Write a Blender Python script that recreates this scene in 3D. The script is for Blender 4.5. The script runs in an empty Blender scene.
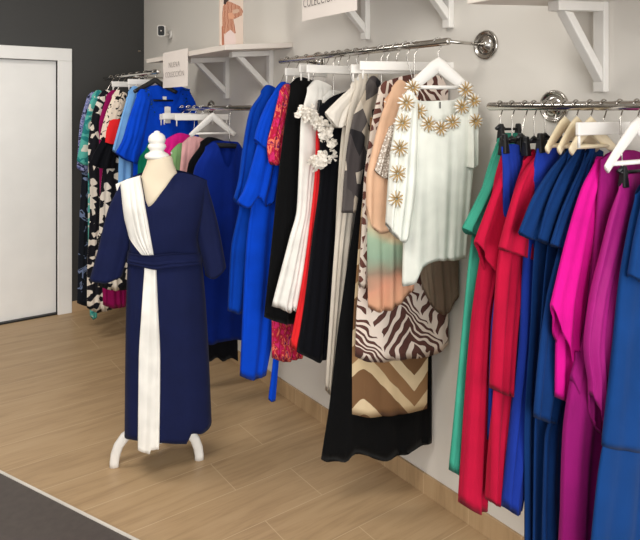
import bpy, bmesh, math, random
from math import sin, cos, pi, sqrt, radians
C = bpy.context.scene.collection
F = 620.0
YAW = radians(35.97)
FW = (sin(YAW), cos(YAW)); RT = (cos(YAW), -sin(YAW))
EYE = 1.6
WX = 1.88      # right wall plane
BY = 5.13      # back wall plane

# ------------------------------------------------------------------ helpers
def lin(c):
    out = []
    for v in c:
        v /= 255.0
        out.append(v/12.92 if v <= .04045 else ((v+.055)/1.055)**2.4)
    return (out[0], out[1], out[2], 1.0)

def ray(px, py):
    X = (px-320)/F
    return (FW[0]+X*RT[0], FW[1]+X*RT[1], (110-py)/F)

def on_floor(px, py, z=0.0):
    r = ray(px, py); t = (z-EYE)/r[2]
    return (r[0]*t, r[1]*t, z)

def on_x(px, py, x):
    r = ray(px, py); t = x/r[0]
    return (x, r[1]*t, EYE+r[2]*t)

def sm(a, b, x):
    t = max(0., min(1., (x-a)/(b-a))); return t*t*(3-2*t)

def curve(pts):
    """monotone cubic through (x, y) points, constant outside"""
    d = {}
    for x, y in pts: d[round(x, 6)] = y
    xs = sorted(d); ys = [d[x] for x in xs]; n = len(xs)
    if n == 1: return lambda x: ys[0]
    h = [xs[i+1]-xs[i] for i in range(n-1)]
    dl = [(ys[i+1]-ys[i])/h[i] for i in range(n-1)]
    m = [dl[0]]+[0 if dl[i-1]*dl[i] <= 0 else 2*dl[i-1]*dl[i]/(dl[i-1]+dl[i]) for i in range(1, n-1)]+[dl[-1]]
    def f(x):
        if x <= xs[0]: return ys[0]
        if x >= xs[-1]: return ys[-1]
        i = 0
        while x > xs[i+1]: i += 1
        t = (x-xs[i])/h[i]
        return ((1+2*t)*(1-t)**2*ys[i]+t*(1-t)**2*h[i]*m[i]+t*t*(3-2*t)*ys[i+1]+t*t*(t-1)*h[i]*m[i+1])
    return f

def tag(o, label=None, cat=None, group=None, kind=None):
    if label: o['label'] = label
    if cat: o['category'] = cat
    if group: o['group'] = group
    if kind: o['kind'] = kind
    return o

def empty(name, loc, label=None, cat=None, group=None):
    o = bpy.data.objects.new(name, None); o.empty_display_size = .05
    o.location = loc; C.objects.link(o); return tag(o, label, cat, group)

def mesh(name, V, Fc, mat, parent=None, origin=(0, 0, 0), uv=None, smooth=True, recalc=True):
    """world-space verts; the object's origin is put at 'origin' (or at its parent's place)"""
    if parent is not None: 
        p = parent; origin = [0, 0, 0]
        while p is not None:
            for i in range(3): origin[i] += p.location[i]
            p = p.parent
    me = bpy.data.meshes.new(name)
    me.from_pydata([(v[0]-origin[0], v[1]-origin[1], v[2]-origin[2]) for v in V], [], Fc)
    if uv:
        lay = me.uv_layers.new(name='UVMap')
        for poly in me.polygons:
            for li in poly.loop_indices:
                lay.data[li].uv = uv[me.loops[li].vertex_index]
    if recalc:
        bm = bmesh.new(); bm.from_mesh(me); bmesh.ops.recalc_face_normals(bm, faces=bm.faces); bm.to_mesh(me); bm.free()
    if smooth:
        for p in me.polygons: p.use_smooth = True
    for m in (mat if isinstance(mat, (list, tuple)) else [mat]): me.materials.append(m)
    o = bpy.data.objects.new(name, me); C.objects.link(o)
    if parent is not None: o.parent = parent
    else: o.location = origin
    return o

class MB:
    """collects shapes, then builds ONE mesh"""
    def __init__(s): s.V = []; s.F = []
    def add(s, V, Fc):
        b = len(s.V); s.V += [tuple(v) for v in V]; s.F += [tuple(i+b for i in f) for f in Fc]; return s
    def hexa(s, P):
        return s.add(P, [(0, 1, 2, 3), (7, 6, 5, 4), (0, 4, 5, 1), (1, 5, 6, 2), (2, 6, 7, 3), (3, 7, 4, 0)])
    def box(s, x0, x1, y0, y1, z0, z1):
        return s.hexa([(x0, y0, z0), (x1, y0, z0), (x1, y1, z0), (x0, y1, z0), (x0, y0, z1), (x1, y0, z1), (x1, y1, z1), (x0, y1, z1)])
    def tube(s, pts, r, n=10, flat=1.0, up=None, cap=True):
        """tube along points; r number or list; flat scales the second axis"""
        from mathutils import Vector
        P = [Vector(p) for p in pts]; m = len(P); rr = r if isinstance(r, (list, tuple)) else [r]*m
        V = []; prev = None
        for i, p in enumerate(P):
            t = (P[min(i+1, m-1)]-P[max(i-1, 0)]).normalized()
            if prev is None:
                a = Vector(up) if up else (Vector((0, 0, 1)) if abs(t.z) < .9 else Vector((1, 0, 0)))
            else: a = prev
            a = (a-t*a.dot(t)).normalized(); b = t.cross(a); prev = a
            for k in range(n):
                an = 2*pi*k/n
                V.append(p+a*cos(an)*rr[i]+b*sin(an)*rr[i]*flat)
        Fc = [(i*n+k, i*n+(k+1) % n, (i+1)*n+(k+1) % n, (i+1)*n+k) for i in range(m-1) for k in range(n)]
        if cap: Fc += [tuple(range(n-1, -1, -1)), tuple((m-1)*n+k for k in range(n))]
        return s.add(V, Fc)
    def lathe(s, c, prof, axis='z', n=28):
        """prof: (radius, height along axis)"""
        V = []
        for r, h in prof:
            for k in range(n):
                a = 2*pi*k/n
                if axis == 'z': V.append((c[0]+r*cos(a), c[1]+r*sin(a), c[2]+h))
                elif axis == 'x': V.append((c[0]+h, c[1]+r*cos(a), c[2]+r*sin(a)))
                else: V.append((c[0]+r*cos(a), c[1]+h, c[2]+r*sin(a)))
        m = len(prof)
        Fc = [(i*n+k, i*n+(k+1) % n, (i+1)*n+(k+1) % n, (i+1)*n+k) for i in range(m-1) for k in range(n)]
        Fc += [tuple(range(n-1, -1, -1)), tuple((m-1)*n+k for k in range(n))]
        return s.add(V, Fc)
    def build(s, name, mat, parent=None, origin=(0, 0, 0), smooth=False, bevel=0):
        o = mesh(name, s.V, s.F, mat, parent, origin, smooth=smooth)
        if bevel:
            b = o.modifiers.new('bevel', 'BEVEL'); b.width = bevel; b.segments = 2; b.limit_method = 'ANGLE'
        return o

# ------------------------------------------------------------------ materials
class N:
    def __init__(s, name):
        s.m = bpy.data.materials.new(name); s.m.use_nodes = True
        s.t = s.m.node_tree; s.b = s.t.nodes['Principled BSDF']
    def new(s, kind, **kw):
        n = s.t.nodes.new(kind)
        for k, v in kw.items(): setattr(n, k, v)
        return n
    def link(s, a, b): s.t.links.new(a, b)
    def math(s, op, a, b=None, c=None):
        n = s.new('ShaderNodeMath', operation=op)
        for i, v in enumerate((a, b, c)):
            if v is None: continue
            if isinstance(v, (int, float)): n.inputs[i].default_value = v
            else: s.link(v, n.inputs[i])
        return n.outputs[0]
    def ramp(s, fac, stops, const=True):
        n = s.new('ShaderNodeValToRGB'); n.color_ramp.interpolation = 'CONSTANT' if const else 'LINEAR'
        e = n.color_ramp.elements
        while len(e) < len(stops): e.new(.5)
        for i, (p, c) in enumerate(stops): e[i].position = p; e[i].color = lin(c)
        s.link(fac, n.inputs[0]); return n.outputs[0]
    def uv(s): return s.new('ShaderNodeUVMap', uv_map='UVMap').outputs[0]
    def obj(s): return s.new('ShaderNodeTexCoord').outputs['Object']
    def mapping(s, v, scale=(1, 1, 1), loc=(0, 0, 0), rot=(0, 0, 0)):
        n = s.new('ShaderNodeMapping'); n.inputs['Scale'].default_value = scale
        n.inputs['Location'].default_value = loc; n.inputs['Rotation'].default_value = rot
        s.link(v, n.inputs[0]); return n.outputs[0]
    def noise(s, v, scale, detail=2, rough=.5, dist=0):
        n = s.new('ShaderNodeTexNoise'); n.inputs['Scale'].default_value = scale; n.inputs['Detail'].default_value = detail
        n.inputs['Roughness'].default_value = rough; n.inputs['Distortion'].default_value = dist
        if v is not None: s.link(v, n.inputs['Vector'])
        return n.outputs[0]
    def bump(s, h, strength, dist=.002):
        n = s.new('ShaderNodeBump'); n.inputs['Strength'].default_value = strength; n.inputs['Distance'].default_value = dist
        s.link(h, n.inputs['Height']); s.link(n.outputs[0], s.b.inputs['Normal'])
    def base(s, c):
        if isinstance(c, tuple): s.b.inputs['Base Color'].default_value = lin(c)
        else: s.link(c, s.b.inputs['Base Color'])

def plain(name, rgb, rough=.5, metal=0, vary=.06, scale=6, bump=0):
    n = N(name); n.b.inputs['Roughness'].default_value = rough; n.b.inputs['Metallic'].default_value = metal
    f = n.noise(n.obj(), scale, 3)
    lo = tuple(max(0, c*(1-vary)) for c in rgb); hi = tuple(min(255, c*(1+vary)) for c in rgb)
    n.base(n.ramp(f, [(.3, lo), (.7, hi)], False))
    if bump: n.bump(n.noise(n.obj(), 90, 3), bump, .001)
    return n.m

def fab_finish(n, rough=.85, sheen=.03):
    n.b.inputs['Roughness'].default_value = rough
    n.b.inputs['Sheen Weight'].default_value = sheen
    n.b.inputs['Specular IOR Level'].default_value = .12
    h = n.math('ADD', n.math('MULTIPLY', n.noise(n.mapping(n.uv(), (1, .18, 1)), 26, 3, .55, .4), 1.0),
               n.math('MULTIPLY', n.noise(n.uv(), 420, 1), .12))
    n.bump(h, .45, .006)
    return n.m

def fab(name, rgb, rough=.85, sheen=.03):
    n = N(name)
    f = n.noise(n.uv(), 9, 2)
    n.base(n.ramp(f, [(.3, tuple(c*.95 for c in rgb)), (.7, tuple(min(255, c*1.04) for c in rgb))], False))
    return fab_finish(n, rough, sheen)

def print_noise(name, stops, scale=14, stretch=(1, 1, 1), dist=1.0, detail=2, const=True):
    n = N(name); n.base(n.ramp(n.noise(n.mapping(n.uv(), stretch), scale, detail, .5, dist), stops, const)); return fab_finish(n)

def print_cells(name, stops, scale=14, stretch=(1, 1, 1)):
    n = N(name); v = n.new('ShaderNodeTexVoronoi'); v.inputs['Scale'].default_value = scale
    n.link(n.mapping(n.uv(), stretch), v.inputs['Vector'])
    s = n.new('ShaderNodeSeparateColor'); n.link(v.outputs['Color'], s.inputs[0])
    n.base(n.ramp(s.outputs[0], stops)); return fab_finish(n)

def print_giraffe(name, line, patch, scale=22, w=.11, stretch=(1, .75, 1)):
    n = N(name); v = n.new('ShaderNodeTexVoronoi', feature='DISTANCE_TO_EDGE'); v.inputs['Scale'].default_value = scale
    n.link(n.mapping(n.uv(), stretch), v.inputs['Vector'])
    n.base(n.ramp(v.outputs['Distance'], [(0, line), (w, patch)])); return fab_finish(n)

def print_leaf(name, dark, light):
    n = N(name); s = n.new('ShaderNodeSeparateXYZ'); n.link(n.uv(), s.inputs[0])
    wob = n.noise(n.uv(), 7, 2)
    x = n.math('ADD', n.math('MULTIPLY', n.math('ADD', s.outputs[0], n.math('MULTIPLY', s.outputs[1], .45)), 4.2), n.math('MULTIPLY', wob, .9))
    tri = n.math('ABSOLUTE', n.math('SUBTRACT', n.math('FRACT', x), .5))
    ph = n.math('ADD', n.math('SUBTRACT', n.math('MULTIPLY', s.outputs[1], 21.), n.math('MULTIPLY', tri, 5.5)), n.math('MULTIPLY', wob, 2.2))
    st = n.math('FRACT', ph)
    leaf = n.math('LESS_THAN', st, n.math('ADD', .36, n.math('MULTIPLY', tri, .75)))
    spine = n.math('GREATER_THAN', tri, .03)
    f = n.math('MULTIPLY', leaf, spine)
    n.base(n.ramp(f, [(0, light), (.5, dark)])); return fab_finish(n)

def print_chevron(name, cols, per=.26, x0=0.0, zp=.30, z0=0., amp=.13):
    n = N(name); s = n.new('ShaderNodeSeparateXYZ'); n.link(n.uv(), s.inputs[0])
    t = n.math('ABSOLUTE', n.math('SUBTRACT', n.math('FRACT', n.math('DIVIDE', n.math('ADD', s.outputs[0], x0), per)), .5))
    v = n.math('ADD', n.math('ADD', s.outputs[1], z0), n.math('MULTIPLY', n.math('SMOOTH_MIN', t, .47, .08), amp*-2))
    v = n.math('ADD', v, n.math('MULTIPLY', n.noise(n.uv(), 9, 2), .03))
    n.base(n.ramp(n.math('FRACT', n.math('DIVIDE', v, zp)), cols)); return fab_finish(n)

chrome = N('chrome'); chrome.b.inputs['Metallic'].default_value = 1; chrome.b.inputs['Roughness'].default_value = .18; chrome.base((190, 186, 180)); chrome = chrome.m
whitepaint = plain('white_paint', (226, 222, 216), .45, vary=.02)
shelfwood = plain('white_laminate', (218, 208, 198), .5, vary=.02)
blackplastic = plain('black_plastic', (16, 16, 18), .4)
creamwood = plain('cream_wood', (226, 210, 178), .5, vary=.03)

# ------------------------------------------------------------------ the setting
def wall_mat(name, rgb, rough=.8):
    n = N(name); n.b.inputs['Roughness'].default_value = rough
    f = n.noise(n.obj(), 1.4, 3)
    n.base(n.ramp(f, [(.3, tuple(c*.985 for c in rgb)), (.7, rgb)], False))
    n.bump(n.noise(n.obj(), 120, 4), .06, .001); return n.m

def floor_mat():
    n = N('oak_look_tile'); v = n.obj()
    b = n.new('ShaderNodeTexBrick', offset=.7717, offset_frequency=2, squash=1.0, squash_frequency=2)
    n.link(n.mapping(v, loc=(-1.52-.926, -2.08, 0)), b.inputs['Vector'])
    b.inputs['Scale'].default_value = 1; b.inputs['Brick Width'].default_value = 1.2; b.inputs['Row Height'].default_value = .24
    b.inputs['Mortar Size'].default_value = .0022; b.inputs['Mortar Smooth'].default_value = .3; b.inputs['Bias'].default_value = 0
    b.inputs['Color1'].default_value = (0, 0, 0, 1); b.inputs['Color2'].default_value = (1, 1, 1, 1); b.inputs['Mortar'].default_value = (.5, .5, .5, 1)
    gr = n.noise(n.mapping(v, (.7, 5.5, 1)), 3.2, 5, .6, .8)
    fine = n.noise(n.mapping(v, (1.5, 30, 1)), 4, 3)
    g = n.math('ADD', n.math('MULTIPLY', gr, .7), n.math('MULTIPLY', fine, .22))
    g = n.math('ADD', g, n.math('MULTIPLY', b.outputs['Color'], .05))
    col = n.ramp(g, [(.30, (156, 128, 95)), (.5, (178, 149, 113)), (.72, (186, 158, 123))], False)
    mx = n.new('ShaderNodeMix', data_type='RGBA'); n.link(b.outputs['Fac'], mx.inputs[0]); n.link(col, mx.inputs[6])
    mx.inputs[7].default_value = lin((196, 170, 136)); n.base(mx.outputs[2])
    n.b.inputs['Roughness'].default_value = .42; n.b.inputs['Specular IOR Level'].default_value = .35
    return n.m

M_wall = wall_mat('cream_wall', (221, 216, 208))
M_dark = wall_mat('charcoal_wall', (52, 51, 49), .6)
M_floor = floor_mat()
M_tile = plain('dark_stone_tile', (78, 70, 66), .5, vary=.06, scale=30)
M_ceil = wall_mat('white_ceiling', (225, 222, 216))

# wood floor and the dark tiled strip meet along an oblique metal trim
a = on_floor(0, 472); b = on_floor(135, 540)
dx, dy = b[0]-a[0], b[1]-a[1]; ln = sqrt(dx*dx+dy*dy); dx /= ln; dy /= ln
nx, ny = -dy, dx
if nx*0+ny*1 < 0: nx, ny = -nx, -ny            # towards the wood floor
lo = -6; hi = 6
P = lambda k: (a[0]+dx*k, a[1]+dy*k, 0)
# the seam runs from the back wall to the right wall
k0 = (-3.2-a[0])/dx; k1 = (WX-a[0])/dx
k0 = (BY-a[1])/dy; s0 = P(k0); s1 = P(k1)
if s0[0] > s1[0]: s0, s1 = s1, s0
m = MB()
def slab(mb, pts, z0, z1):
    n = len(pts); mb.add([(p[0], p[1], z0) for p in pts]+[(p[0], p[1], z1) for p in pts],
        [tuple(range(n-1, -1, -1)), tuple(range(n, 2*n))]+[(i, (i+1) % n, n+(i+1) % n, n+i) for i in range(n)])
slab(m, [s0, s1, (WX, BY)], -.1, 0)
tag(m.build('floor', M_floor), kind='structure')
m = MB(); slab(m, [(-3.2, -3.0), (WX, -3.0), s1, s0, (-3.2, BY)], -.1, 0)
tag(m.build('floor_front', M_tile), kind='structure')
m = MB()
w = .006
slab(m, [(s0[0]-nx*w, s0[1]-ny*w), (s1[0]-nx*w, s1[1]-ny*w), (s1[0]+nx*w, s1[1]+ny*w), (s0[0]+nx*w, s0[1]+ny*w)], 0.0005, .004)
tag(m.build('trim_1', plain('brushed_steel_strip', (214, 208, 198), .5, 0)), kind='structure')

tag(MB().box(WX, WX+.12, -3.0, BY+.12, -.1, 3.0).build('wall_right', M_wall), kind='structure')
# back wall with the door opening cut out
DX0, DX1, DZ = .36, 1.185, 1.985
m = MB()
m.box(-3.2, DX0, BY, BY+.12, -.1, 3.0).box(DX1, WX, BY, BY+.12, -.1, 3.0).box(DX0, DX1, BY, BY+.12, DZ, 3.0)
tag(m.build('wall_back', M_dark), kind='structure')
tag(MB().box(-3.32, WX+.12, -3.0, BY+.12, 3.0, 3.1).build('ceiling', M_ceil), kind='structure')
tag(MB().box(-3.32, -3.2, -.6, BY+.12, -.1, 3.0).build('wall_left', M_wall), kind='structure')

# door: recessed leaf, moulded panels, casing
M_door = plain('white_door_paint', (238, 236, 232), .45, vary=.01)
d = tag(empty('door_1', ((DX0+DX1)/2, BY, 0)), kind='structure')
m = MB().box(DX0+.0012, DX1-.0012, BY+.032, BY+.085, .012, DZ-.0012)
m.build('door_leaf', M_door, d, bevel=.003)
m = MB()
for z0, z1 in ((.12, .92), (1.04, 1.86)):
    x0, x1 = DX0+.13, DX1-.13
    for q in ((x0, x1, z0, z0+.018), (x0, x1, z1-.018, z1), (x0, x0+.018, z0+.018, z1-.018), (x1-.018, x1, z0+.018, z1-.018)):
        m.box(q[0], q[1], BY+.0308, BY+.033, q[2], q[3])
MB().box(DX0+.001, DX1-.001, BY+.002, BY+.086, -.05, .0118).build('gap_shade_strip', blackplastic, d)  # black strip added as the shade under the door, stops light leaking through
m.build('door_moulding', M_door, d)
m = MB()
cw = .105
m.box(DX0-cw, DX0, BY-.022, BY+.04, 0, DZ).box(DX1, DX1+cw, BY-.022, BY+.04, 0, DZ).box(DX0-cw, DX1+cw, BY-.022, BY+.04, DZ, DZ+.098)
m.build('door_casing', M_door, d, bevel=.004)
m = MB(); m.lathe((DX0+.07, BY+.032, 1.0), [(.024, 0), (.024, -.008), (.009, -.01), (.009, -.045)], 'y')
m.tube([(DX0+.07, BY-.011, 1.0), (DX0+.19, BY-.011, 1.0)], .009)
m.build('door_handle', chrome, d, smooth=True)

tag(MB().box(DX1+cw+.001, WX-.013, BY-.012, BY, 0, .085).build('baseboard_back', M_floor), kind='structure')
tag(MB().box(WX-.012, WX, -3.0, BY-.001, 0, .085).build('baseboard_right', M_floor, bevel=.002), kind='structure')

# ------------------------------------------------------------------ wall shelves
SAG = .085
def sagged(mb, z):
    """the boards droop a little towards their front edge"""
    mb.V = [(v[0], v[1], v[2]-SAG*(WX-v[0])*(1 if v[2] > z-.12 else 0)) for v in mb.V]; return mb

def bracket(y, ztop, parent, deep=.27, tall=.27):
    m = MB(); w = .019
    m.box(WX-.03, WX-.001, y-w, y+w, ztop-tall, ztop)
    # arm and strut
    x0 = WX-deep
    def zz(x, z): return z-SAG*(WX-x)
    m.hexa([(x0, y-w, zz(x0, ztop-.03)), (WX-.03, y-w, zz(WX-.03, ztop-.03)), (WX-.03, y+w, zz(WX-.03, ztop-.03)), (x0, y+w, zz(x0, ztop-.03)),
            (x0, y-w, zz(x0, ztop)), (WX-.03, y-w, zz(WX-.03, ztop)), (WX-.03, y+w, zz(WX-.03, ztop)), (x0, y+w, zz(x0, ztop))])
    xa, za = x0+.035, zz(x0+.035, ztop-.03); xb, zb = WX-.03, ztop-tall+.03
    t = .034
    m.hexa([(xa-.0, y-w*.8, za), (xb, y-w*.8, zb), (xb, y+w*.8, zb), (xa, y+w*.8, za),
            (xa+t*1.3, y-w*.8, za), (xb, y-w*.8, zb+t*1.3), (xb, y+w*.8, zb+t*1.3), (xa+t*1.3, y+w*.8, za)])
    return m.build('bracket', whitepaint, parent, bevel=.003)

def shelf(y0, y1, x0, ztop, th, ys, label, grp, skew=0.0, bt=None):
    r = empty('wall_shelf', (WX-.2, (y0+y1)/2, ztop-th), label, 'shelf', grp)
    m = MB()
    m.hexa([(x0, y0+skew, ztop-th), (WX-.001, y0, ztop-th), (WX-.001, y1, ztop-th), (x0, y1, ztop-th),
            (x0, y0+skew, ztop), (WX-.001, y0, ztop), (WX-.001, y1, ztop), (x0, y1, ztop)])
    m.V = [(v[0], v[1], v[2]-SAG*(WX-v[0])) for v in m.V]
    m.build('board', shelfwood, r, bevel=.002)
    for y in ys: bracket(y, ztop-th-.0005, r, tall=bt or .27)
    return r
shelf(2.845, 4.02, 1.49, 1.972, .028, (3.60, 3.06), 'white wall shelf holding the framed fashion print, above the far rails', 'white wall shelves', .04)
shelf(1.56, 2.50, 1.49, 2.225, .028, (2.21, 1.70), 'white wall shelf, mostly above the frame, over the middle rail with two brackets showing', 'white wall shelves')
shelf(-.30, 1.17, 1.36, 1.972, .03, (1.062, .1), 'white wall shelf above the near rail of red and blue dresses', 'white wall shelves', .05, .285)

# paper signs hung over the shelf edges
paper = plain('white_paper', (226, 216, 208), .8, vary=.01)
ink = plain('grey_ink', (132, 122, 116), .8)
ink2 = plain('dark_ink', (84, 76, 72), .8)
def text(name, body, size, x, y, z, mat, parent, width=None, sx=1.0):
    cu = bpy.data.curves.new(name, 'FONT'); cu.body = body; cu.size = size; cu.align_x = 'CENTER'; cu.space_character = 1.08; cu.offset = -.0010
    cu.extrude = .0003
    t = bpy.data.objects.new(name, cu); C.objects.link(t)
    dg = bpy.context.evaluated_depsgraph_get(); me = bpy.data.meshes.new_from_object(t.evaluated_get(dg))
    bpy.data.objects.remove(t); 
    xs = [v.co.x for v in me.vertices]; w0 = max(xs)-min(xs); k = (width/w0) if width else 1
    V = [(x, y-v.co.x*k, z+v.co.y) for v in me.vertices]
    V = [(x-(v.co.z), p[1], p[2]) for v, p in zip(me.vertices, V)]
    mesh(name, V, [tuple(p.vertices) for p in me.polygons], mat, parent, smooth=False)
def sign(y0, y1, z0, z1, x, label, lines, imat):
    r = empty('paper_sign', (x, (y0+y1)/2, z0), label, 'sign', 'paper shop signs hung from the shelves')
    m = MB(); n = 12
    for i in range(n):
        ya = y0+(y1-y0)*i/n; yb = y0+(y1-y0)*(i+1)/n
        ca = .004*sin(3*i/n); cb = .004*sin(3*(i+1)/n)
        m.hexa([(x-.0015-ca, ya, z0), (x-ca, ya, z0), (x-cb, yb, z0), (x-.0015-cb, yb, z0), (x-.0015, ya, z1), (x, ya, z1), (x, yb, z1), (x-.0015, yb, z1)])
    m.build('sheet', paper, r)
    for body, size, yc, z, wd in lines: text('lettering', body, size, x-.0075, yc, z, imat, r, wd)
sign(3.345, 3.717, 1.737, 1.957, 1.485, 'white paper sign with grey lettering hung on the far shelf above the royal blue blouse',
     [('NUEVA', .047, 3.53, 1.858, .16), ('COLECCIÓN', .047, 3.525, 1.80, .28)], ink)
sign(1.79, 2.15, 1.972, 2.215, 1.470, 'white paper sign cut off by the picture edge above the middle rail',
     [('NUEVA', .055, 2.03, 2.115, .13), ('COLECCIÓN', .055, 2.025, 2.026, .215)], ink2)

# fashion print standing on the far shelf
r = empty('fashion_print', (1.55, 2.93, 1.942), 'upright print of a person in an orange striped blouse standing on the far shelf', 'picture')
px0, px1, yq = 1.487, 1.622, 2.935
zb = 1.966-SAG*(WX-1.487)+.006
def zz(v): return v
m = MB().box(px0, px1, yq, yq+.02, zb, zb+.42); m.build('board', plain('print_backing', (222, 202, 186), .6, vary=.02), r, bevel=.002)
def art(name, pts, lift, mat):
    """flat printed shape, in fractions of the board's width and height"""
    W = px1-px0; H = .24
    V = [(px0+u*W, yq-lift, zb+v*H) for u, v in pts]; n = len(V)
    V += [(p[0], yq-lift+.0004, p[2]) for p in V]
    mesh(name, V, [tuple(range(n)), tuple(range(2*n-1, n-1, -1))]+[(i, n+i, n+(i+1) % n, (i+1) % n) for i in range(n)], mat, r, smooth=False)
n_ = N('orange_stripes'); wv = n_.new('ShaderNodeTexWave'); wv.inputs['Scale'].default_value = 38; wv.inputs['Distortion'].default_value = 3; n_.link(n_.obj(), wv.inputs[0])
n_.base(n_.ramp(wv.outputs[1], [(.2, (150, 82, 52)), (.55, (186, 112, 78)), (.85, (222, 176, 150))], False)); stripes = n_.m
art('printed_blouse', [(.08, .30), (.06, .62), (.10, .86), (.22, .99), (.45, .97), (.62, .94), (.85, .90), (.98, .80), (.92, .70), (.66, .62), (.55, .60), (.60, .48), (.66, .30), (.55, .24), (.25, .22)], .0006, stripes)
art('printed_gap', [(.52, .80), (.76, .84), (.84, .79), (.70, .74), (.52, .72)], .0011, plain('print_gap', (206, 170, 146), .6, vary=.02))
art('printed_arm', [(.05, .0), (.04, .40), (.12, .48), (.15, .0)], .0012, plain('print_brown', (178, 112, 84), .6))
art('printed_skirt', [(.18, .02), (.14, .16), (.22, .28), (.42, .36), (.60, .28), (.66, .14), (.64, .02)], .0016, plain('print_pink', (226, 204, 196), .6, vary=.03))
art('printed_hair', [(.12, .92), (.16, 1.25), (.40, 1.25), (.38, 1.02), (.26, .96), (.2, .90)], .0016, plain('print_hair', (60, 40, 34), .6))
art('printed_hand', [(.34, .60), (.32, .72), (.48, .74), (.60, .66), (.52, .60)], .002, plain('print_skin', (214, 156, 124), .6))

# security camera
cx, cy, cz = on_x(171, 33, WX)
r = empty('security_camera', (WX-.04, cy, cz-.05), 'small white security camera with black face high on the cream wall near the corner', 'camera')
m = MB().lathe((WX, cy-.0, cz-.012), [(.034, -.001), (.034, -.012), (.028, -.018)], 'x'); m.build('mount', whitepaint, r, smooth=True)
m = MB().tube([(WX-.012, cy, cz-.012), (WX-.05, cy-.02, cz-.018), (WX-.075, cy-.03, cz)], .010); m.build('arm', whitepaint, r, smooth=True)
from mathutils import Vector
def oriented(fn_pts, c, fwd):
    f = Vector(fwd).normalized(); rt = f.cross(Vector((0, 0, 1))).normalized(); up = rt.cross(f)
    return [tuple(Vector(c)+rt*p[0]+up*p[1]+f*p[2]) for p in fn_pts]
def rrect(w, h, rad, z, n=5):
    out = []
    for cx_, cy_, a0 in ((w-rad, h-rad, 0), (-w+rad, h-rad, 90), (-w+rad, -h+rad, 180), (w-rad, -h+rad, 270)):
        for i in range(n+1):
            an = radians(a0+90*i/n); out.append((cx_+rad*cos(an), cy_+rad*sin(an), z))
    return out
def prism(name, rings, c, fwd, mat, parent, smooth=False):
    V = []; n = len(rings[0])
    for q in rings: V += oriented(q, c, fwd)
    Fc = [(i*n+k, i*n+(k+1) % n, (i+1)*n+(k+1) % n, (i+1)*n+k) for i in range(len(rings)-1) for k in range(n)]
    Fc += [tuple(range(n-1, -1, -1)), tuple((len(rings)-1)*n+k for k in range(n))]
    return mesh(name, V, Fc, mat, parent, smooth=smooth)
cc = (WX-.085, cy-.03, cz+.008); fw = (-.62, -.85, -.12)
prism('housing', [rrect(.028, .040, .014, -.03), rrect(.030, .042, .016, .0), rrect(.030, .042, .016, .02)], cc, fw, whitepaint, r)
prism('face', [rrect(.024, .036, .012, .0195), rrect(.024, .036, .012, .0225)], cc, fw, blackplastic, r)
prism('lens', [rrect(.008, .008, .0079, .022), rrect(.006, .006, .0059, .0265)], cc, fw, chrome, r)
# little metal eye on the dark wall
hx = None
rr_ = ray(139, 51); t_ = BY/rr_[1]; hp = (rr_[0]*t_, BY, EYE+rr_[2]*t_)
m = MB().lathe((hp[0], BY, hp[2]), [(.012, -.0005), (.012, -.004), (.004, -.006), (.004, -.03)], 'y', 12)
tag(m.build('wall_hook', chrome, origin=hp, smooth=True), 'tiny metal hook on the charcoal wall beside the corner', 'hook')

# ------------------------------------------------------------------ clothes rails
RAIL = {1: (1.45, 1.838), 2: (1.60, 1.61), 3: (1.67, 1.845), 4: (1.66, 1.612)}
def rail(k, y0, y1, arms, label):
    x, z = RAIL[k]
    r = empty('clothes_rail', (x, (y0+y1)/2, z), label, 'clothes rail', 'chrome wall rails')
    m = MB().tube([(x, y0, z), (x, y0+.004, z), (x, y1-.004, z), (x, y1, z)], [.0115, .0135, .0135, .0115], 16); m.build('rod', chrome, r, smooth=True)
    for y in arms:
        m = MB().tube([(x+.002, y, z), (WX-.012, y, z)], .0065, 12); m.build('arm', chrome, r, smooth=True)
        m = MB().lathe((WX, y, z), [(.054, -.001), (.056, -.005), (.054, -.010), (.049, -.012), (.046, -.008), (.040, -.005), (.030, -.006), (.022, -.010), (.016, -.020), (.008, -.022)], 'x', 36)
        m.build('wall_flange', chrome, r, smooth=True)
rail(1, 3.70, 4.80, (4.40,), 'chrome clothes rail nearest the charcoal wall, holding printed dresses')
rail(2, 2.72, 3.95, (3.84,), 'low chrome clothes rail behind the mannequin under the far shelf')
rail(3, 1.516, 2.64, (1.522, 2.60), 'chrome clothes rail in the middle ending in a round wall flange')
rail(4, .35, 1.335, (1.234, .45), 'near chrome clothes rail holding red, blue and magenta dresses')

# ------------------------------------------------------------------ cloth
class Plane:
    """vertical plane of one hanger: s runs across the shoulders, d towards the shop floor"""
    def __init__(s, x0, y0, deg):
        s.x0, s.y0, s.a = x0, y0, radians(deg)
        s.sd = (cos(s.a), sin(s.a)); s.dd = (sin(s.a), -cos(s.a))
        s.smax = (WX-.016-x0)/s.sd[0]
    def un(s, px, py):
        r = ray(px, py); den = r[0]*s.dd[0]+r[1]*s.dd[1]
        t = (s.x0*s.dd[0]+s.y0*s.dd[1])/den
        return min(s.smax, (r[0]*t-s.x0)*s.sd[0]+(r[1]*t-s.y0)*s.sd[1]), EYE+r[2]*t
    def w(s, a, d, z): return (s.x0+a*s.sd[0]+d*s.dd[0], s.y0+a*s.sd[1]+d*s.dd[1], z)
    def jac(s, a):
        p = s.w(a, 0, 0); t = p[0]*FW[0]+p[1]*FW[1]; X = (p[0]*RT[0]+p[1]*RT[1])/t
        k = lambda v: abs((v[0]*RT[0]+v[1]*RT[1])-X*(v[0]*FW[0]+v[1]*FW[1]))/t
        return k(s.sd), k(s.dd)

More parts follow.
